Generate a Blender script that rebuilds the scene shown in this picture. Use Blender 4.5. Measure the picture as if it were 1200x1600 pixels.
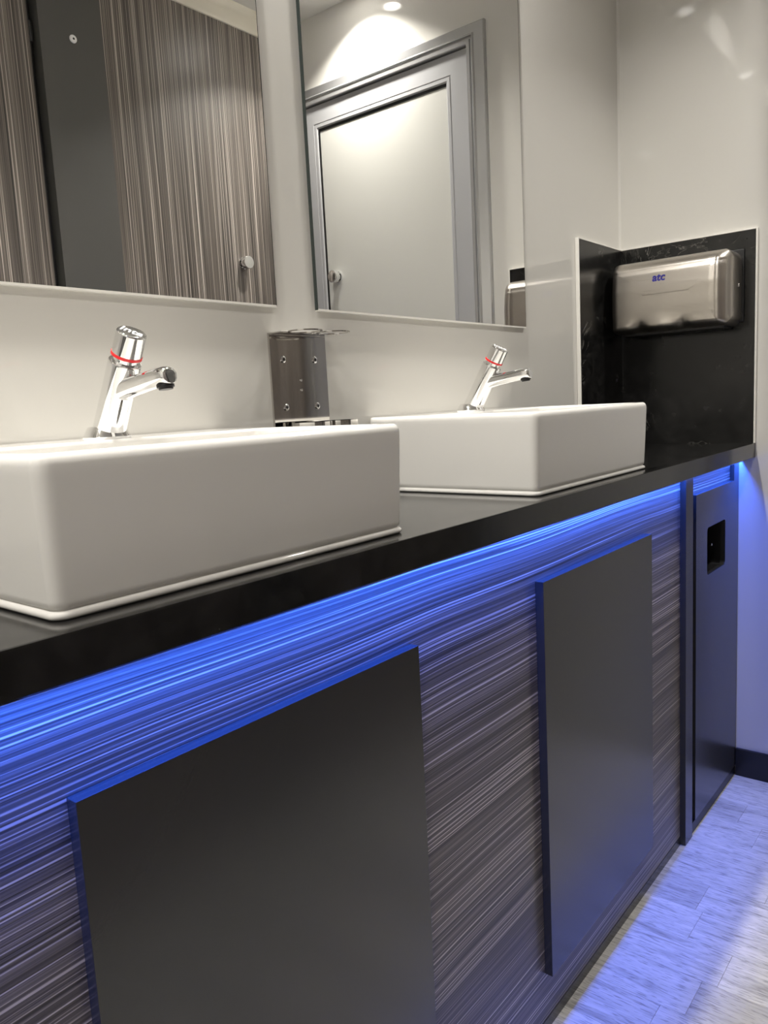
import bpy, bmesh, math, random
from mathutils import Matrix, Vector
random.seed(7)
S = bpy.context.scene
for o in list(bpy.data.objects): bpy.data.objects.remove(o)
COL = S.collection

# ------------------------------------------------------------------ camera
# world: x along the counter (end wall at x=0, counter runs to -x), mirror wall at y=0 (room at y<0), floor z=0
CAM_R = Vector((0.62641609, -0.77775783, -0.05191954))
CAM_U = Vector((0.13994211, 0.04668616, 0.98905844))
CAM_F = Vector((0.76682403, 0.62682785, -0.13808604))
CAM_C = Vector((-2.08369595, -0.84628158, 1.02514684))
cd = bpy.data.cameras.new('camera'); cam = bpy.data.objects.new('camera', cd); COL.objects.link(cam)
m = Matrix((CAM_R, CAM_U, -CAM_F)).transposed().to_4x4(); m.translation = CAM_C
cam.matrix_world = m
cd.sensor_fit = 'HORIZONTAL'; cd.sensor_width = 36; cd.lens = 36 * 1217.3 / 1200; cd.clip_start = .01
S.camera = cam

# ------------------------------------------------------------------ world and exposure
w = bpy.data.worlds.new('world'); S.world = w; w.use_nodes = True
w.node_tree.nodes['Background'].inputs[0].default_value = (0, 0, 0, 1)
w.node_tree.nodes['Background'].inputs[1].default_value = 0
S.view_settings.view_transform = 'Standard'; S.view_settings.look = 'None'
S.view_settings.gamma = 1; S.view_settings.use_curve_mapping = False
S.view_settings.exposure = 0.0
DOWN_W = 8.6        # watts of one ceiling downlight
LED_W = 4.4         # watts per metre of the blue strip
WARM = (1.0, .965, .91)
BLUE = (.03, .125, 1.0)

# ------------------------------------------------------------------ dimensions
H = 2.32; ZC = .88; D = .3434; F = .2957; DF = .3095; XL = -2.9; W = 1.2
RIM = 1.0025

# ------------------------------------------------------------------ materials
def nodes(name):
    mt = bpy.data.materials.new(name); mt.use_nodes = True
    nt = mt.node_tree; b = nt.nodes['Principled BSDF']
    return mt, nt, b
def N(nt, t, **kw):
    n = nt.nodes.new(t)
    for k, v in kw.items(): setattr(n, k, v)
    return n
def mat(name, col, rough=.5, metal=0, ior=1.5, coat=0, bump=None, coat_rough=.03):
    mt, nt, b = nodes(name)
    b.inputs['Base Color'].default_value = (*col, 1); b.inputs['Roughness'].default_value = rough
    b.inputs['Metallic'].default_value = metal; b.inputs['IOR'].default_value = ior
    b.inputs['Coat Weight'].default_value = coat; b.inputs['Coat Roughness'].default_value = coat_rough
    if bump:
        sc, st, dist = bump
        tc = N(nt, 'ShaderNodeTexCoord'); nz = N(nt, 'ShaderNodeTexNoise'); nz.inputs['Scale'].default_value = sc
        nz.inputs['Detail'].default_value = 3
        bp = N(nt, 'ShaderNodeBump'); bp.inputs['Strength'].default_value = st; bp.inputs['Distance'].default_value = dist
        nt.links.new(tc.outputs['Object'], nz.inputs['Vector']); nt.links.new(nz.outputs['Fac'], bp.inputs['Height'])
        nt.links.new(bp.outputs['Normal'], b.inputs['Normal'])
        if coat: nt.links.new(bp.outputs['Normal'], b.inputs['Coat Normal'])
    return mt
def ramp(nt, stops):
    r = N(nt, 'ShaderNodeValToRGB'); e = r.color_ramp.elements
    while len(e) < len(stops): e.new(.5)
    for i, (p, c) in enumerate(stops):
        e[i].position = p; e[i].color = (*c, 1) if len(c) == 3 else c
    return r
def stripes(name, along, gain=1.0, rough=.38, line=.46, tint=(1, 1, 1)):
    """dark wood-effect laminate with fine lines running along axis 'x' or 'z'"""
    mt, nt, b = nodes(name)
    L = nt.links.new
    tc = N(nt, 'ShaderNodeTexCoord')
    sep = N(nt, 'ShaderNodeSeparateXYZ'); L(tc.outputs['Object'], sep.inputs[0])
    u, v = (sep.outputs['X'], sep.outputs['Z']) if along == 'x' else (sep.outputs['Z'], sep.outputs['X'])
    # slow waviness of the lines
    wv = N(nt, 'ShaderNodeCombineXYZ'); mu = N(nt, 'ShaderNodeMath', operation='MULTIPLY'); mu.inputs[1].default_value = 2.6
    mv = N(nt, 'ShaderNodeMath', operation='MULTIPLY'); mv.inputs[1].default_value = 4
    L(u, mu.inputs[0]); L(v, mv.inputs[0]); L(mu.outputs[0], wv.inputs[0]); L(mv.outputs[0], wv.inputs[1])
    nw = N(nt, 'ShaderNodeTexNoise'); nw.inputs['Scale'].default_value = 1; nw.inputs['Detail'].default_value = 1; L(wv.outputs[0], nw.inputs['Vector'])
    sw = N(nt, 'ShaderNodeMath', operation='MULTIPLY_ADD'); sw.inputs[1].default_value = .010 if along == 'x' else .004
    L(nw.outputs['Fac'], sw.inputs[0]); L(v, sw.inputs[2])
    def band(su, sv, detail, off=0):
        a = N(nt, 'ShaderNodeMath', operation='MULTIPLY'); a.inputs[1].default_value = su; L(u, a.inputs[0])
        c = N(nt, 'ShaderNodeMath', operation='MULTIPLY'); c.inputs[1].default_value = sv; L(sw.outputs[0], c.inputs[0])
        k = N(nt, 'ShaderNodeCombineXYZ'); L(a.outputs[0], k.inputs[0]); L(c.outputs[0], k.inputs[1]); k.inputs[2].default_value = off
        n = N(nt, 'ShaderNodeTexNoise'); n.inputs['Scale'].default_value = 1; n.inputs['Detail'].default_value = detail
        L(k.outputs[0], n.inputs['Vector']); return n.outputs['Fac']
    fine = band(1.1, 420, 3, 3.1); wide = band(.5, 70, 2, 7.7); lines = band(.9, 470, 0, 1.3); dark = band(.9, 300, 1, 5.9)
    g = gain
    r1 = ramp(nt, [(.34, (.036*g, .033*g, .031*g)), (.5, (.075*g, .069*g, .064*g)), (.66, (.135*g, .125*g, .117*g))]); L(fine, r1.inputs[0])
    r2 = ramp(nt, [(.35, (.7, .7, .7)), (.65, (1.2, 1.18, 1.16))]); L(wide, r2.inputs[0])
    m1 = N(nt, 'ShaderNodeMix', data_type='RGBA', blend_type='MULTIPLY'); m1.inputs[0].default_value = 1
    L(r1.outputs[0], m1.inputs[6]); L(r2.outputs[0], m1.inputs[7])
    r3 = ramp(nt, [(.60, (0, 0, 0)), (.74, (1, 1, 1))]); L(lines, r3.inputs[0])
    m2 = N(nt, 'ShaderNodeMix', data_type='RGBA'); L(r3.outputs[0], m2.inputs[0]); L(m1.outputs[2], m2.inputs[6])
    m2.inputs[7].default_value = (line*g, .95*line*g, .9*line*g, 1)
    r4 = ramp(nt, [(.30, (.35, .35, .35)), (.36, (1, 1, 1))]); L(dark, r4.inputs[0])
    m3 = N(nt, 'ShaderNodeMix', data_type='RGBA', blend_type='MULTIPLY'); m3.inputs[0].default_value = 1
    L(m2.outputs[2], m3.inputs[6]); L(r4.outputs[0], m3.inputs[7])
    m4 = N(nt, 'ShaderNodeMix', data_type='RGBA', blend_type='MULTIPLY'); m4.inputs[0].default_value = 1
    L(m3.outputs[2], m4.inputs[6]); m4.inputs[7].default_value = (*tint, 1)
    L(m4.outputs[2], b.inputs['Base Color'])
    b.inputs['Roughness'].default_value = rough
    bp = N(nt, 'ShaderNodeBump'); bp.inputs['Strength'].default_value = .25; bp.inputs['Distance'].default_value = .0006
    L(fine, bp.inputs['Height']); L(bp.outputs['Normal'], b.inputs['Normal'])
    return mt
def stone(name, vein_gain=1.2, rough=.22):
    mt, nt, b = nodes(name); L = nt.links.new
    tc = N(nt, 'ShaderNodeTexCoord')
    n1 = N(nt, 'ShaderNodeTexNoise'); n1.inputs['Scale'].default_value = 9; n1.inputs['Detail'].default_value = 8; n1.inputs['Roughness'].default_value = .62
    n1.inputs['Distortion'].default_value = 1.6; L(tc.outputs['Object'], n1.inputs['Vector'])
    ab = N(nt, 'ShaderNodeMath', operation='SUBTRACT'); ab.inputs[1].default_value = .5; L(n1.outputs['Fac'], ab.inputs[0])
    aa = N(nt, 'ShaderNodeMath', operation='ABSOLUTE'); L(ab.outputs[0], aa.inputs[0])
    vein = ramp(nt, [(0, (1, 1, 1)), (.012, (0, 0, 0))]); L(aa.outputs[0], vein.inputs[0])
    n2 = N(nt, 'ShaderNodeTexNoise'); n2.inputs['Scale'].default_value = 7; n2.inputs['Detail'].default_value = 3; L(tc.outputs['Object'], n2.inputs['Vector'])
    msk = ramp(nt, [(.555, (0, 0, 0)), (.70, (1, 1, 1))]); L(n2.outputs['Fac'], msk.inputs[0])
    n3 = N(nt, 'ShaderNodeTexNoise'); n3.inputs['Scale'].default_value = 45; n3.inputs['Detail'].default_value = 6; L(tc.outputs['Object'], n3.inputs['Vector'])
    base = ramp(nt, [(.4, (.004, .004, .004)), (.75, (.017, .0165, .016))]); L(n3.outputs['Fac'], base.inputs[0])
    mm = N(nt, 'ShaderNodeMath', operation='MULTIPLY'); L(vein.outputs[0], mm.inputs[0]); L(msk.outputs[0], mm.inputs[1])
    ms = N(nt, 'ShaderNodeMath', operation='MULTIPLY'); ms.inputs[1].default_value = vein_gain; L(mm.outputs[0], ms.inputs[0])
    mx = N(nt, 'ShaderNodeMix', data_type='RGBA'); L(ms.outputs[0], mx.inputs[0]); L(base.outputs[0], mx.inputs[6]); mx.inputs[7].default_value = (.22, .21, .19, 1)
    L(mx.outputs[2], b.inputs['Base Color']); b.inputs['Roughness'].default_value = rough; b.inputs['IOR'].default_value = 1.5
    bp = N(nt, 'ShaderNodeBump'); bp.inputs['Strength'].default_value = .08; bp.inputs['Distance'].default_value = .001
    L(n3.outputs['Fac'], bp.inputs['Height']); L(bp.outputs['Normal'], b.inputs['Normal'])
    return mt
def plank_mat(name):
    mt, nt, b = nodes(name); L = nt.links.new
    tc = N(nt, 'ShaderNodeTexCoord'); oi = N(nt, 'ShaderNodeObjectInfo')
    sh = N(nt, 'ShaderNodeVectorMath', operation='SCALE'); sh.inputs[3].default_value = 13
    cv = N(nt, 'ShaderNodeCombineXYZ'); L(oi.outputs['Random'], cv.inputs[0]); L(oi.outputs['Random'], cv.inputs[1]); L(oi.outputs['Random'], cv.inputs[2]); L(cv.outputs[0], sh.inputs[0])
    ad = N(nt, 'ShaderNodeVectorMath', operation='ADD'); L(tc.outputs['Object'], ad.inputs[0]); L(sh.outputs[0], ad.inputs[1])
    mp = N(nt, 'ShaderNodeMapping'); mp.inputs['Scale'].default_value = (60, 6.5, 1); L(ad.outputs[0], mp.inputs[0])
    n1 = N(nt, 'ShaderNodeTexNoise'); n1.inputs['Scale'].default_value = 1; n1.inputs['Detail'].default_value = 6; n1.inputs['Distortion'].default_value = 1.4; L(mp.outputs[0], n1.inputs['Vector'])
    mp2 = N(nt, 'ShaderNodeMapping'); mp2.inputs['Scale'].default_value = (420, 40, 1); L(ad.outputs[0], mp2.inputs[0])
    n2 = N(nt, 'ShaderNodeTexNoise'); n2.inputs['Scale'].default_value = 1; n2.inputs['Detail'].default_value = 3; L(mp2.outputs[0], n2.inputs['Vector'])
    r1 = ramp(nt, [(.28, (.26, .25, .24)), (.45, (.42, .41, .395)), (.7, (.52, .505, .49))]); L(n1.outputs['Fac'], r1.inputs[0])
    r2 = ramp(nt, [(.36, (.60, .60, .60)), (.47, (1, 1, 1))]); L(n2.outputs['Fac'], r2.inputs[0])
    m1 = N(nt, 'ShaderNodeMix', data_type='RGBA', blend_type='MULTIPLY'); m1.inputs[0].default_value = 1
    L(r1.outputs[0], m1.inputs[6]); L(r2.outputs[0], m1.inputs[7])
    rr = N(nt, 'ShaderNodeMapRange'); rr.inputs[3].default_value = .78; rr.inputs[4].default_value = 1.12; L(oi.outputs['Random'], rr.inputs[0])
    hs = N(nt, 'ShaderNodeHueSaturation'); L(rr.outputs[0], hs.inputs['Value']); L(m1.outputs[2], hs.inputs['Color'])
    L(hs.outputs[0], b.inputs['Base Color']); b.inputs['Roughness'].default_value = .5
    bp = N(nt, 'ShaderNodeBump'); bp.inputs['Strength'].default_value = .2; bp.inputs['Distance'].default_value = .0006
    L(n2.outputs['Fac'], bp.inputs['Height']); L(bp.outputs['Normal'], b.inputs['Normal'])
    return mt
def brushed(name, col, rough):
    mt, nt, b = nodes(name); L = nt.links.new
    tc = N(nt, 'ShaderNodeTexCoord'); mp = N(nt, 'ShaderNodeMapping'); mp.inputs['Scale'].default_value = (12, 12, 900); L(tc.outputs['Object'], mp.inputs[0])
    n = N(nt, 'ShaderNodeTexNoise'); n.inputs['Scale'].default_value = 1; n.inputs['Detail'].default_value = 2; L(mp.outputs[0], n.inputs['Vector'])
    mr = N(nt, 'ShaderNodeMapRange'); mr.inputs[3].default_value = rough - .06; mr.inputs[4].default_value = rough + .08; L(n.outputs['Fac'], mr.inputs[0])
    L(mr.outputs[0], b.inputs['Roughness'])
    b.inputs['Base Color'].default_value = (*col, 1); b.inputs['Metallic'].default_value = 1
    bp = N(nt, 'ShaderNodeBump'); bp.inputs['Strength'].default_value = .06; bp.inputs['Distance'].default_value = .0004
    L(n.outputs['Fac'], bp.inputs['Height']); L(bp.outputs['Normal'], b.inputs['Normal'])
    return mt
def emit(name, col, strength):
    mt, nt, b = nodes(name)
    b.inputs['Base Color'].default_value = (*col, 1)
    b.inputs['Emission Color'].default_value = (*col, 1); b.inputs['Emission Strength'].default_value = strength
    return mt
M = dict(
    wall=mat('gloss_white_wall_panel', (.63, .615, .575), .05, bump=(2.2, .06, .01)),
    ceiling=mat('white_ceiling', (.66, .645, .60), .55),
    cornice=mat('cream_cornice', (.70, .66, .56), .5),
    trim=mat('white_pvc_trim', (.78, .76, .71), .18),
    stripe_h=stripes('striped_laminate_horizontal', 'x', 1.35, .35, .38, (1.05, .985, .92)),
    stripe_v=stripes('striped_laminate_vertical', 'z', 1.35, .35, .38, (1.05, .985, .92)),
    door=mat('charcoal_laminate', (.026, .026, .027), .25, ior=1.68, bump=(900, .05, .0004)),
    pilaster=mat('grey_pilaster_laminate', (.070, .068, .062), .5, bump=(900, .05, .0004)),
    black=mat('black_plastic', (.006, .006, .007), .4),
    basebd=mat('black_skirting', (.008, .008, .010), .35),
    stone=stone('black_marbled_laminate'),
    worktop=stone('black_mottled_worktop', .12, .12),
    ceramic=mat('white_ceramic', (.74, .725, .69), .07, ior=1.52),
    chrome=mat('polished_chrome', (.86, .86, .86), .04, 1),
    steel=mat('polished_stainless', (.60, .58, .55), .05, 1),
    brushed=brushed('brushed_stainless', (.50, .465, .42), .30),
    mirror=mat('mirror_silver', (.90, .90, .885), .0, 1),
    edge=mat('polished_glass_edge', (.03, .038, .035), .08, ior=1.52),
    red=mat('red_band', (.75, .02, .025), .25),
    logo=mat('logo_blue', (.03, .025, .30), .4),
    white=mat('white_plastic', (.80, .80, .78), .35),
    cap_grey=mat('engraved_lettering', (.82, .82, .82), .3),
    alu=mat('satin_aluminium', (.50, .50, .50), .24, .65),
    sash=mat('grey_powder_coated_aluminium', (.34, .34, .345), .45),
    dpanel=mat('light_grey_door_panel', (.50, .495, .46), .42),
    floor=mat('floor_underlay', (.12, .11, .10), .8),
    plank=plank_mat('grey_oak_plank'),
    lens=emit('downlight_lens', WARM, 60),
    tape=emit('blue_led_tape', BLUE, 8),
)

# ------------------------------------------------------------------ mesh helpers
def link(name, bm, m, parent=None, angle=35):
    me = bpy.data.meshes.new(name)
    bmesh.ops.recalc_face_normals(bm, faces=bm.faces)
    if parent is not None:
        off = Vector((0, 0, 0)); p = parent
        while p is not None: off += p.location; p = p.parent
        bmesh.ops.translate(bm, verts=bm.verts, vec=-off)
    bm.to_mesh(me); bm.free()
    if angle:
        me.shade_smooth(); me.set_sharp_from_angle(angle=math.radians(angle))
    me.materials.append(M[m])
    o = bpy.data.objects.new(name, me); COL.objects.link(o)
    if angle:
        wn = o.modifiers.new('weighted_normal', 'WEIGHTED_NORMAL'); wn.keep_sharp = True; wn.weight = 100; wn.mode = 'FACE_AREA'
    if parent is not None: o.parent = parent
    return o
def tag(o, label, cat, group=None):
    o['label'] = label; o['category'] = cat
    if group: o['group'] = group
    return o
def thing(name, label, cat, loc, group=None):
    o = bpy.data.objects.new(name, None); COL.objects.link(o); o.location = loc; o.empty_display_size = .05
    return tag(o, label, cat, group)
def struct(o): o['kind'] = 'structure'; return o
def copy_tree(o, parent=None):
    c = o.copy(); COL.objects.link(c)
    if parent is not None: c.parent = parent
    for ch in list(o.children): copy_tree(ch, c)
    return c
def add_box(bm, x0, x1, y0, y1, z0, z1, bev=0, seg=2):
    t = bmesh.new()
    vs = [t.verts.new((x, y, z)) for x in (x0, x1) for y in (y0, y1) for z in (z0, z1)]
    for f in ((0,1,3,2),(4,6,7,5),(0,4,5,1),(2,3,7,6),(0,2,6,4),(1,5,7,3)): t.faces.new([vs[i] for i in f])
    bmesh.ops.recalc_face_normals(t, faces=t.faces)
    if bev: bmesh.ops.bevel(t, geom=list(t.edges), offset=bev, segments=seg, profile=.5, affect='EDGES')
    merge(bm, t); return bm
def merge(bm, t):
    me = bpy.data.meshes.new('tmp'); t.to_mesh(me); t.free(); bm.from_mesh(me); bpy.data.meshes.remove(me)
def box(*a, **k): return add_box(bmesh.new(), *a, **k)
def frame_axes(a):
    a = a.normalized(); r = Vector((1, 0, 0)) if abs(a.x) < .9 else Vector((0, 1, 0))
    e1 = (r - a * r.dot(a)).normalized(); return e1, a.cross(e1)
def add_lathe(bm, o, axis, prof, n=40):
    """prof: list of (s along axis, radius); ends are closed"""
    o = Vector(o); axis = Vector(axis).normalized(); e1, e2 = frame_axes(axis)
    rings = []
    for s, r in prof:
        rings.append([bm.verts.new(o + axis*s + (e1*math.cos(2*math.pi*k/n) + e2*math.sin(2*math.pi*k/n))*r) for k in range(n)])
    for a, b in zip(rings, rings[1:]):
        for k in range(n): bm.faces.new((a[k], a[(k+1) % n], b[(k+1) % n], b[k]))
    bm.faces.new(rings[0]); bm.faces.new(rings[-1]); return bm
def lathe(*a, **k): return add_lathe(bmesh.new(), *a, **k)
def add_ring(bm, c, axis, r, w, h, n=40):
    """flat-section ring: radius r (middle), radial width w, height h along axis"""
    c = Vector(c); axis = Vector(axis).normalized(); e1, e2 = frame_axes(axis)
    rings = []
    for dr, ds in ((-w/2, -h/2), (w/2, -h/2), (w/2, h/2), (-w/2, h/2)):
        rings.append([bm.verts.new(c + axis*ds + (e1*math.cos(2*math.pi*k/n) + e2*math.sin(2*math.pi*k/n))*(r+dr)) for k in range(n)])
    for i in range(4):
        a, b = rings[i], rings[(i+1) % 4]
        for k in range(n): bm.faces.new((a[k], a[(k+1) % n], b[(k+1) % n], b[k]))
    return bm
def rrect(a0, a1, b0, b1, r, n=6):
    r = min(r, (a1-a0)/2-1e-4, (b1-b0)/2-1e-4); pts = []
    for cx, cy, st in ((a1-r, b1-r, 0), (a0+r, b1-r, 90), (a0+r, b0+r, 180), (a1-r, b0+r, 270)):
        for k in range(n+1):
            t = math.radians(st + 90*k/n); pts.append((cx + r*math.cos(t), cy + r*math.sin(t)))
    return pts
def loft(bm, loops, cap0=True, cap1=True):
    R = [[bm.verts.new(p) for p in l] for l in loops]; n = len(R[0])
    for a, b in zip(R, R[1:]):
        for k in range(n): bm.faces.new((a[k], a[(k+1) % n], b[(k+1) % n], b[k]))
    if cap0: bm.faces.new(R[0])
    if cap1: bm.faces.new(R[-1])
    return bm
def plate_with_hole(x0, x1, z0, z1, hx0, hx1, hz0, hz1, r, y0, y1):
    """board in the xz plane between y0 (front) and y1 with a round-cornered opening"""
    inner = rrect(hx0, hx1, hz0, hz1, r)
    per = len(inner)//4; outer = []
    cs = ((x1, z1), (x0, z1), (x0, z0), (x1, z0))
    for i in range(4):
        for k in range(per): outer.append(cs[i])
    bm = bmesh.new()
    n = len(inner)
    vi = [[bm.verts.new((p[0], y, p[1])) for p in inner] for y in (y0, y1)]
    vo = [[bm.verts.new((c[0], y, c[1])) for c in cs] for y in (y0, y1)]
    for k in range(n):
        k2 = (k+1) % n; c, c2 = k//per, k2//per
        for s in (0, 1):
            if c == c2: bm.faces.new((vi[s][k], vi[s][k2], vo[s][c]))
            else: bm.faces.new((vi[s][k], vi[s][k2], vo[s][c2], vo[s][c]))
        bm.faces.new((vi[0][k], vi[0][k2], vi[1][k2], vi[1][k]))
    for c in range(4): bm.faces.new((vo[0][c], vo[0][(c+1) % 4], vo[1][(c+1) % 4], vo[1][c]))
    return bm
def text_mesh(name, s, size, origin, xdir, ydir, m, parent, extr=.0004, bold=0, shear=0, align='CENTER'):
    cu = bpy.data.curves.new(name, 'FONT'); cu.body = s; cu.size = size; cu.extrude = extr; cu.offset = bold; cu.shear = shear
    cu.align_x = align; cu.align_y = 'CENTER'; cu.resolution_u = 4
    to = bpy.data.objects.new('tmp_text', cu); COL.objects.link(to)
    dg = bpy.context.evaluated_depsgraph_get(); me = bpy.data.meshes.new_from_object(to.evaluated_get(dg))
    bpy.data.objects.remove(to); bpy.data.curves.remove(cu)
    X = Vector(xdir).normalized(); Y = Vector(ydir); Y = (Y - X*Y.dot(X)).normalized(); Z = X.cross(Y)
    T = Matrix((X, Y, Z)).transposed().to_4x4(); T.translation = Vector(origin)
    bm = bmesh.new(); bm.from_mesh(me); bpy.data.meshes.remove(me); bm.transform(T)
    return link(name, bm, m, parent, 0)

# ------------------------------------------------------------------ the room
struct(link('floor', box(XL-.05, .05, -1.3, .05, -.05, -.004), 'floor', None, 0))
floor = bpy.data.objects['floor']
PW = .0935; xs0 = -.6226
ks = range(-25, 7)
firsts = {0: -.52, -3: -.465, -4: -.425, 4: -.3745}
for k in ks:
    xa, xb = xs0 + k*PW, xs0 + (k+1)*PW
    xa, xb = max(xa, XL), min(xb, 0)
    if xb - xa < .005: continue
    # plank k lies between xa and xb, cut at staggered end joints
    cut = {2: None}.get(k, None)
    start = {-3: -.465, -4: -.425, 4: -.3745}.get(k, -.33 - .55*random.random())
    ys = [-.25, start]
    while ys[-1] > -1.2: ys.append(ys[-1] - .62)
    ys[-1] = -1.2
    if ys[-2] < -1.19: ys.pop(-2)
    for ya, yb in zip(ys, ys[1:]):
        if abs(ya-yb) < .02: continue
        g = .00015
        link('plank', box(xa+g, xb-g, yb+g, ya-g, -.006, 0, bev=.0004, seg=1), 'plank', floor, 0)
struct(link('ceiling', box(XL-.05, .05, -1.3, .05, H, H+.05), 'ceiling', None, 0))
struct(link('wall_mirror_side', box(XL-.05, .05, 0, .05, 0, H), 'wall', None, 0))
struct(link('wall_end', box(0, .05, -1.3, .05, 0, H), 'wall', None, 0))
struct(link('wall_cubicle_side', box(XL-.05, .05, -1.3, -W-.04, 0, H), 'black', None, 0))
struct(link('wall_far_end', box(XL-.05, XL, -1.3, .05, 0, H), 'wall', None, 0))
struct(link('baseboard_end', box(-.010, 0, -.400, -F-.011, 0, .0746, bev=.002), 'basebd', None))
# corner cove between mirror wall and end wall
bm = bmesh.new()
# concave cove profile
CR = .005
q = [(0, 0), (-CR, 0)] + [(-CR + CR*(1-math.cos(math.radians(a))), -CR*(1-math.sin(math.radians(90-a)))) for a in (20, 40, 60, 80)] + [(0, -CR)]
loft(bm, [[(x, y, z) for x, y in q] for z in (1.394, H)])
struct(link('trim_corner', bm, 'wall'))
# cornice along the cubicle side
bm = bmesh.new()
cp = [(-W-.04, 2.255), (-W+.006, 2.255), (-W+.010, 2.262), (-W+.012, 2.292), (-W+.022, 2.306), (-W+.026, H), (-W-.04, H)]
loft(bm, [[(x, y, z) for y, z in cp] for x in (XL, 0)])
struct(link('trim_cornice', bm, 'cornice'))

# ------------------------------------------------------------------ counter, cabinet
bm = bmesh.new()
lipin = .330
root = thing('countertop', 'long black marbled laminate countertop carrying two white basins', 'countertop', (-1.45, -D/2, .8438))
link('slab', box(XL, 0, -lipin, 0, .8438, ZC), 'worktop', root, 0)
prof = [(-lipin, ZC), (-D+.002, ZC), (-D+.0006, ZC-.0006), (-D, ZC-.002), (-D, .8438+.0015), (-D+.0015, .8438), (-lipin, .8438)]
loft(bm, [[(x, y, z) for y, z in prof] for x in (XL, 0)])
link('front_edge', bm, 'worktop', root)

root = thing('vanity_cabinet', 'dark striped wood-effect vanity cabinet under the black countertop', 'cabinet', (-1.6, -F, 0))
link('front_panel', box(XL, -.413, -F, -F+.016, .0, .8438), 'stripe_h', root, 0)
link('plinth', box(XL, -.413, -F-.0012, -F, 0, .020, bev=.0004), 'door', root)
link('filler_post', box(-.413, -.366, -.3082, -F+.016, 0, .8322, bev=.0008), 'door', root)
d1 = link('door', box(-1.8107, -1.3755, -DF, -F, .1027, .7405, bev=.0007), 'door', root); d1['label'] = 'wide plain charcoal cabinet door'
d2 = link('door', box(-1.0625, -.617, -DF, -F, .1027, .7495, bev=.0007), 'door', root); d2['label'] = 'plain charcoal cabinet door'

root = thing('bin_cabinet', 'narrow charcoal bin cabinet with an open hand hole beside the blue-lit wall', 'bin', (-.18, -F, 0))
link('front_panel', plate_with_hole(-.366, 0, 0, .8438, -.272, -.111, .585, .714, .016, -F, -F+.016), 'stripe_h', root, 0)
bd = link('door', plate_with_hole(-.342, -.043, .029, .790, -.263, -.120, .594, .705, .010, -.3072, -F), 'door', root, 25)
link('side_filler', box(-.0425, -.0005, -.3058, -F, .026, .832, bev=.0006), 'door', root)
link('plinth', box(-.366, -.0, -.3045, -F, 0, .026, bev=.001), 'black', root)
bm = bmesh.new()
loft(bm, [[(x, y, z) for x, z in rrect(-.266, -.117, .591, .708, .012)] for y in (-F-.0004, -.20)], cap0=False)
link('chute', bm, 'black', root)
link('latch_screw', lathe((-.165, -.285, .648), (0, -1, 0), [(0, .003), (.004, .003), (.005, .0015)], n=16), 'chrome', root)

# blue strip under the counter, its spread cut by unseen shield legs added in front
ledy = -.3088
root = thing('led_strip', 'blue LED strip tucked under the front lip of the countertop', 'light strip', (-1.4, ledy, .8438))
link('channel_and_added_shield', add_box(box(XL+.02, -.004, ledy-.0020, ledy+.006, .8430, .8438), XL+.02, -.36, ledy-.0028, ledy-.0020, .8325, .8438), 'alu', root, 0)
link('added_end_shield', box(-.36, -.004, ledy-.0028, ledy-.0020, .8382, .8438), 'alu', root, 0)  # unseen added leg, kept short so more blue reaches the end wall
link('tape', box(XL+.02, -.004, ledy-.0010, ledy+.0010, .8420, .8430), 'tape', root, 0)
def strip_lamp(name, x0, x1):
    ld = bpy.data.lights.new(name, 'AREA'); ld.shape = 'RECTANGLE'; ld.size = x1-x0; ld.size_y = .0013
    ld.energy = LED_W*(x1-x0); ld.color = BLUE; ld.spread = math.radians(100)
    lo = bpy.data.objects.new(name, ld); COL.objects.link(lo); lo.location = ((x0+x1)/2, ledy, .8418)
strip_lamp('blue_strip_left_offscreen', XL+.02, -1.90)
for i in range(5): strip_lamp('blue_strip_light', -1.90+.3792*i, -1.90+.3792*(i+1))

# ------------------------------------------------------------------ black splash panels round the dryer
root = thing('side_splashback', 'black marbled splash panel on the mirror wall behind the basin corner', 'splashback', (-.135, 0, ZC))
link('board', box(-.268, 0, -.008, 0, ZC, 1.391), 'stone', root, 0)
link('edge_trim', add_box(box(-.2715, -.268, -.0095, 0, ZC, 1.394, bev=.0008), -.268, 0, -.0095, 0, 1.391, 1.394, bev=.0008), 'trim', root)
root = thing('dryer_splashback', 'black marbled splash panel on the end wall behind the hand dryer', 'splashback', (0, -.17, ZC))
link('board', box(-.008, 0, -D+.003, -.008, ZC, 1.391), 'stone', root, 0)
link('edge_trim', add_box(box(-.0095, 0, -D-.0005, -D+.003, ZC, 1.394, bev=.0008), -.0095, 0, -D+.003, -.0095, 1.391, 1.394, bev=.0008), 'trim', root)

# ------------------------------------------------------------------ mirrors
def mirror(x0, x1, label):
    z0, z1 = 1.1717, 2.15
    root = thing('wall_mirror', label, 'mirror', ((x0+x1)/2, 0, z0), 'frameless mirrors over the counter')
    t = .006
    link('glass', box(x0+.001, x1-.001, -t, -.001, z0+.0015, z1-.001), 'mirror', root, 0)
    link('side_edge', box(x0, x0+.001, -t, 0, z0, z1), 'edge', root, 0)
    link('side_edge', box(x1-.001, x1, -t, 0, z0, z1), 'edge', root, 0)
    link('lit_bottom_edge', box(x0+.001, x1-.001, -t-.0006, 0, z0-.0015, z0+.0015), 'trim', root, 0)  # pale colour stands in for light caught on the glass's lower edge
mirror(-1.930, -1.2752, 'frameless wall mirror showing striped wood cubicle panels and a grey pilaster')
mirror(-1.1896, -.5345, 'frameless wall mirror showing the grey framed door and a downlight')

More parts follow.
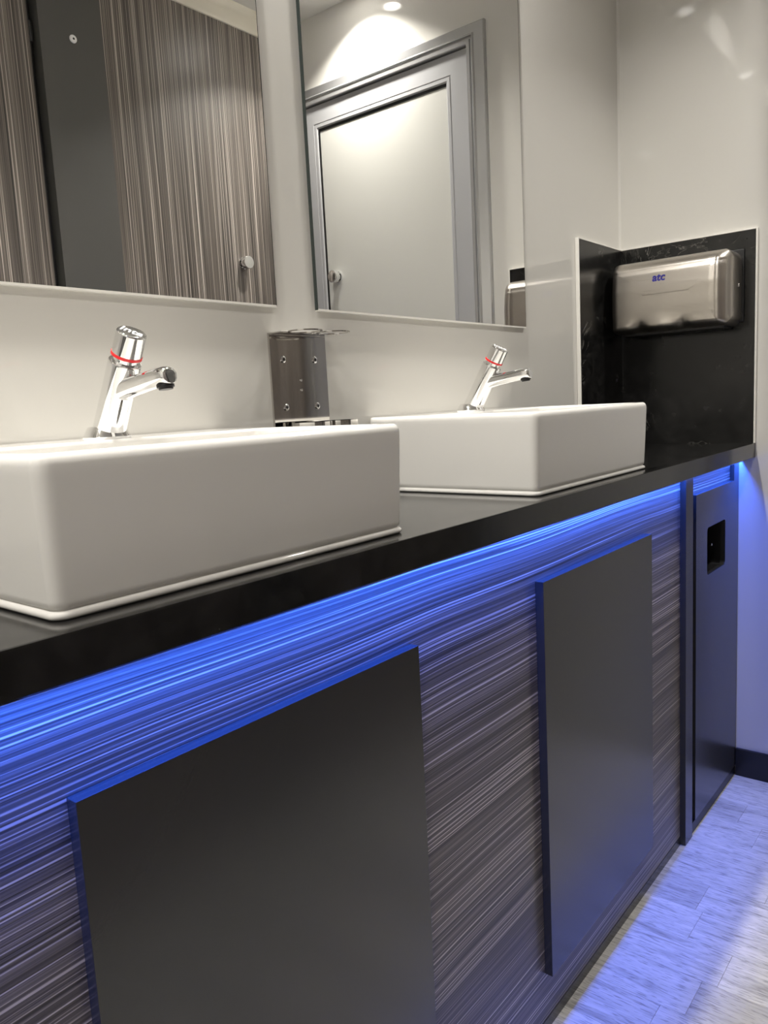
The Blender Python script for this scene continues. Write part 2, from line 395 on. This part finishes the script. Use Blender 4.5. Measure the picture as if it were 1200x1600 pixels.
# ------------------------------------------------------------------ basins
def make_basin(x0, x1, label):
    y0, y1 = -.3169, -.002
    root = thing('basin', label, 'basin', ((x0+x1)/2, (y0+y1)/2, ZC), 'rectangular ceramic basins on the counter')
    def L(i, z, r, ins=None):
        return [(x, y, z) for x, y in rrect(x0+i, x1-i, y0+i, y1-i*.3, r, 7)]
    def I(ix, iyf, iyb, z, r):
        return [(x, y, z) for x, y in rrect(x0+ix, x1-ix, y0+iyf, y1-iyb, r, 7)]
    z = RIM
    loops = [L(.010, ZC, 0.0100), L(.004, ZC+.0005, 0.0120), L(.0028, ZC+.002, 0.0120), L(.0028, ZC+.0045, 0.0120), L(.0045, ZC+.0062, 0.0110), L(.0062, ZC+.0070, 0.0100), L(.0062, ZC+.0082, 0.0100),
             L(.0046, ZC+.0095, 0.0110), L(.0042, ZC+.014, 0.0110), L(.0022, ZC+.06, 0.0120), L(.0004, z-.016, 0.0130), L(.0003, z-.009, 0.0130), L(.0012, z-.005, 0.0120), L(.0032, z-.0018, 0.0100), L(.0062, z-.0003, 0.0070), L(.0085, z, 0.0070),
             I(.0125, .0125, .1050, z, .022), I(.0145, .0145, .1070, z-.0008, .022), I(.0165, .0165, .1090, z-.004, .022), I(.020, .020, .112, z-.03, .026), I(.032, .032, .124, z-.08, .035), I(.06, .06, .15, z-.096, .03), I(.17, .09, .17, z-.099, .015)]
    link('bowl', loft(bmesh.new(), loops), 'ceramic', root, 50)
    cx = (x0+x1)/2
    link('drain', lathe((cx, -.20, z-.0985), (0, 0, 1), [(0, .024), (.0025, .024), (.004, .020), (.0042, .006)], n=32), 'chrome', root)
    return root
make_basin(-1.8153, -1.3925, 'white rectangular ceramic basin in front of the mirror that shows wood panels')
make_basin(-1.0840, -.6500, 'white rectangular ceramic basin beside the black splash panel')

# ------------------------------------------------------------------ push taps
def make_tap(x, label):
    b = Vector((x, -.0745, RIM))
    root = thing('push_tap', label, 'tap', b, 'chrome push taps')
    th = math.radians(31); ax = Vector((0, -math.sin(th), math.cos(th)))
    link('base_flange', lathe(b, (0, 0, 1), [(0, .0252), (.0024, .0256), (.0040, .0246), (.0130, .0195), (.0140, .0178)], n=48), 'chrome', root)
    bm = bmesh.new()
    add_lathe(bm, b + ax*.004, ax, [(0, .0172), (.02, .0172), (.05, .0170), (.0865, .0170), (.0885, .0164), (.0893, .0150)], n=56)
    body = link('body', bm, 'chrome', root)
    link('neck', lathe(b + ax*.090, ax, [(0, .0128), (.012, .0128)], n=40), 'chrome', root)
    cap = link('push_cap', lathe(b + ax*.0980, ax, [(0, .0150), (.0004, .0156), (.0262, .0154), (.0275, .0148), (.0281, .0138), (.0283, .010)], n=56), 'chrome', root)
    link('red_band', add_ring(bmesh.new(), b + ax*.1005, ax, .0152, .0016, .0030, 56), 'red', cap)
    down = Vector((0, -math.cos(th), -math.sin(th)))
    xd = Vector((1, 0, 0))*.62 + down*.78
    yd = ax.cross(xd)
    text_mesh('lettering', 'Inta', .0160, b + ax*.1265, xd, yd, 'cap_grey', cap, .0003, .0002)
    # spout
    sd = Vector((0, -1, .135)).normalized(); so = b + ax*.0575 + Vector((0, .000, .0))
    up = Vector((1, 0, 0)).cross(sd); 
    if up.z < 0: up = -up
    bm = bmesh.new(); loops = []
    for s, ru, rd, rw in ((0, .0118, .0135, .0125), (.012, .0112, .0115, .0118), (.030, .0106, .0100, .0112), (.060, .0100, .0094, .0108), (.080, .0096, .0094, .0106), (.0885, .0088, .0094, .0100), (.0925, .0070, .0092, .0084), (.0940, .0040, .0088, .0055)):
        lp = []
        for k in range(40):
            t = 2*math.pi*k/40; c, sn = math.cos(t), math.sin(t)
            e = .85
            cx = math.copysign(abs(c)**e, c)*rw; cz = math.copysign(abs(sn)**e, sn)*(ru if sn > 0 else rd)
            lp.append(so + sd*s + Vector((1, 0, 0))*cx + up*cz)
        loops.append(lp)
    sp = link('spout', loft(bm, loops), 'chrome', root, 50)
    link('aerator', lathe(so + sd*.083 - up*.0080, -up, [(0, .0088), (.0030, .0088), (.0032, .0074), (.0052, .0070)], n=32), 'black', sp)
    link('heat_mark', lathe(so + sd*.020 + up*.0102, up, [(0, .0024), (.0009, .0024), (.0012, .0014)], n=20), 'red', sp)
make_tap(-1.6095, 'chrome push tap with red band in front of the wood-panel mirror')
make_tap(-.8760, 'chrome push tap with red band on the basin beside the black splash panel')

# ------------------------------------------------------------------ double bottle holder on the wall
root = thing('bottle_holder', 'polished steel double bottle holder screwed to the wall between the mirrors', 'holder', (-1.235, 0, .996))
hx0, hx1 = -1.2935, -1.1755; zt = 1.1325; zb = .9995
link('back_plate', box(hx0, hx1, -.004, 0, zb-.004, zt, bev=.0008), 'steel', root)
bm = bmesh.new(); add_box(bm, hx0, hx1, -.030, -.0, zt-.0004, zt+.0014, bev=.0005)
top = link('top_shelf', bm, 'steel', root)
for cx in (-1.2655, -1.2065):
    link('top_ring', add_ring(bmesh.new(), (cx, -.050, zt+.0005), (0, 0, 1), .0235, .0030, .0018), 'steel', top)
bot = link('bottom_shelf', box(hx0+.002, hx1-.002, -.028, 0, zb-.0045, zb-.003, bev=.0005), 'steel', root)
for cx in (-1.2655, -1.2065):
    link('bottom_ring', add_ring(bmesh.new(), (cx, -.050, zb), (0, 0, 1), .0285, .0016, .0085, 48), 'steel', bot)
for x in (-1.2685, -1.2020):
    for z in (1.0965, 1.0265):
        s = link('screw', lathe((x, -.004, z), (0, -1, 0), [(0, .0052), (.0008, .0052), (.0016, .0042), (.0018, .0030)], n=28), 'chrome', root)
        link('socket', lathe((x, -.0056, z), (0, -1, 0), [(0, .0022), (.0006, .0022)], n=6), 'black', s)
for z in (1.066, 1.0515):
    link('rivet', lathe((-1.2345, -.004, z), (0, -1, 0), [(0, .0022), (.0008, .0018), (.0011, .0008)], n=20), 'steel', root)

# ------------------------------------------------------------------ hand dryer
root = thing('hand_dryer', 'brushed steel hand dryer mounted on the black splash panel', 'hand dryer', (0, -.165, 1.165))
Y0, Y1, Z0, Z1 = -.3100, -.0200, 1.1670, 1.3450
def dry_x(y, z, d):
    # depth of the cover at inset d from the outline
    el, er, eb, et = Y1-y, y-Y0, z-Z0, Z1-z
    def fil(e, wd): e = max(0, min(e/wd, 1)); return math.sqrt(max(0, 1-(1-e)**2))
    h = .072 + .046*fil(el, .022)*fil(er, .030)*fil(eb, .016)*fil(et, .036)
    h += .010*min(1, max(0, et/.075)) - .004*max(0, 1-eb/.06)
    for e in (er-.032, et-.030): h -= .0022*math.exp(-(e/.003)**2)
    for yb in (-.205, -.095):
        h -= .016*math.exp(-((y-yb)/.011)**2 - ((z-Z0)/.020)**2)
    h += .007*math.exp(-((y+.15)/.030)**2 - ((z-Z0-.004)/.025)**2)
    return -h
def ring(i, xx=None, n=10, m=22):
    base = rrect(Y0+i, Y1-i, Z0+i, Z1-i, max(.024-i*.6, .003), n)
    # resample sides so bumps have vertices
    out = []
    L_ = len(base)
    for k in range(L_):
        a, b = base[k], base[(k+1) % L_]
        out.append(a)
        if k % (n+1) == n:
            for j in range(1, m): out.append((a[0]+(b[0]-a[0])*j/m, a[1]+(b[1]-a[1])*j/m))
    return [((xx if xx is not None else dry_x(p[0], p[1], i)), p[0], p[1]) for p in out]
ins = [0, .0008, .002, .004, .007, .010, .014, .018, .022, .026, .030, .034, .039, .045, .052, .060, .070, .080, .0895]
bm = loft(bmesh.new(), [ring(0, -.0085), ring(0, -.03), ring(0, -.06)] + [ring(i) for i in ins], cap0=False)
cover = link('cover', bm, 'brushed', root, 60)
link('back_plate', box(-.012, -.008, -.316, -.016, 1.176, 1.349, bev=.003), 'black', root)
link('air_outlet', box(-.085, -.014, -.290, -.045, 1.1600, 1.172, bev=.004), 'black', root)
link('side_screw', lathe((-.035, Y0, 1.262), (0, -1, 0), [(-.002, .004), (.0012, .004), (.002, .0025)], n=20), 'chrome', root)
text_mesh('lettering', 'atc', .026, (dry_x(-.1485, 1.2945, .05)-.0006, -.1485, 1.2945), (0, -1, 0), (0, 0, 1), 'logo', cover, .0006, .0007, .12)

# ------------------------------------------------------------------ door in the end wall (seen in the mirror)
door = struct(link('door_1', box(-.006, 0, -1.062, -.536, .02, 1.958), 'dpanel', None, 0))
def mitred(prof, yo_r, yo_l, zo, name, m, parent):
    """profile points (inset from outer edge, depth) swept up one jamb, across the head and down the other"""
    bm = bmesh.new()
    loops = []
    for st in range(4):
        lp = []
        for i, dp in prof:
            if st == 0: p = (-dp, yo_r-i, .0)
            elif st == 1: p = (-dp, yo_r-i, zo-i)
            elif st == 2: p = (-dp, yo_l+i, zo-i)
            else: p = (-dp, yo_l+i, .0)
            lp.append(p)
        loops.append(lp)
    loft(bm, loops)
    return link(name, bm, m, parent, 25)
mitred([(0, 0), (0, .010), (.003, .013), (.030, .020), (.034, .024), (.036, .024), (.037, .016), (.044, .016), (.045, .022), (.055, .022), (.057, .019), (.057, 0)], -.400, -1.1985, 2.0945, 'architrave', 'alu', door)
mitred([(0, 0), (0, .006), (.003, .012), (.060, .012), (.061, .0105), (.063, .0105), (.064, .012), (.073, .012), (.077, .009), (.078, 0)], -.4585, -1.1400, 2.0360, 'sash', 'sash', door)
link('gasket', add_box(box(-.0075, -.004, -1.0645, -.536, 1.9500, 1.9585), -.0090, -.004, -1.0645, -1.0565, .02, 1.955), 'black', door, 0)
def knob(c, ax, parent):
    return link('knob', lathe(c, ax, [(0, .019), (.005, .019), (.006, .012), (.014, .012), (.015, .0205), (.029, .021), (.0315, .0195), (.032, .015)], n=36), 'chrome', parent)
knob((-.006, -1.013, 1.4640), (-1, 0, 0), door)

# ------------------------------------------------------------------ cubicle front (seen in the mirror)
r = tag(link('cubicle_panel', box(-.7248, -.002, -W-.02, -W, .02, 2.255), 'stripe_v', None, 0), 'striped wood-effect cubicle panel with a chrome knob opposite the basins', 'panel')
c = knob((-.268, -W, 1.511), (0, 1, 0), r)
p = tag(link('pilaster', box(-.912, -.7252, -W-.04, -W+.001, 0, 2.255, bev=.001), 'pilaster', None), 'plain grey pilaster between two striped cubicle panels', 'pilaster')
sc = link('screw_cover', lathe((-.817, -W+.001, 2.042), (0, 1, 0), [(0, .0105), (.003, .0100), (.0042, .0075), (.0042, .0034)], n=28), 'white', p)
link('socket', lathe((-.817, -W+.0045, 2.042), (0, 1, 0), [(0, .0030), (.0009, .0030)], n=14), 'black', sc)
dl = tag(link('cubicle_door', box(-1.62, -.932, -W-.036, -W-.016, .02, 2.255), 'stripe_v', None, 0), 'striped wood-effect cubicle door set back beside the grey pilaster', 'door')
link('hinge', lathe((-.926, -W-.020, 2.010), (0, 0, 1), [(0, .006), (.05, .006)], n=16), 'black', dl)
tag(link('cubicle_panel', box(XL, -1.625, -W-.02, -W, .02, 2.255), 'stripe_v', None, 0), 'striped wood-effect cubicle panel at the far end from the hand dryer', 'panel')

# ------------------------------------------------------------------ ceiling downlights
def make_downlight(x, y, label, lamp, spread=134):
    root = thing('downlight', label, 'downlight', (x, y, H), 'recessed ceiling downlights')
    link('bezel', lathe((x, y, H), (0, 0, -1), [(0, .040), (.002, .040), (.004, .036), (.0045, .030), (.003, .0285)], n=40), 'white', root)
    link('lens', lathe((x, y, H-.003), (0, 0, -1), [(0, .028), (.0012, .028), (.0016, .026)], n=32), 'lens', root)
    ld = bpy.data.lights.new(lamp, 'AREA'); ld.shape = 'DISK'; ld.size = .052; ld.energy = DOWN_W; ld.color = WARM
    ld.spread = math.radians(spread)
    lo = bpy.data.objects.new(lamp, ld); COL.objects.link(lo); lo.location = (x, y, H-.0065)
make_downlight(-1.66, -.115, 'ceiling downlight above the basin in front of the wood-panel mirror', 'downlight_above_wood_mirror_basin_offscreen')
make_downlight(-.89, -.115, 'ceiling downlight above the basin beside the splash panel', 'downlight_above_splash_basin_offscreen')
make_downlight(-2.43, -.115, 'ceiling downlight above the empty run of countertop', 'downlight_above_empty_counter_offscreen')
make_downlight(-.133, -.830, 'ceiling downlight in front of the grey framed door', 'downlight_by_door_offscreen', 116)
make_downlight(-2.40, -.816, 'ceiling downlight in the aisle beside the cubicles', 'downlight_in_aisle_offscreen')
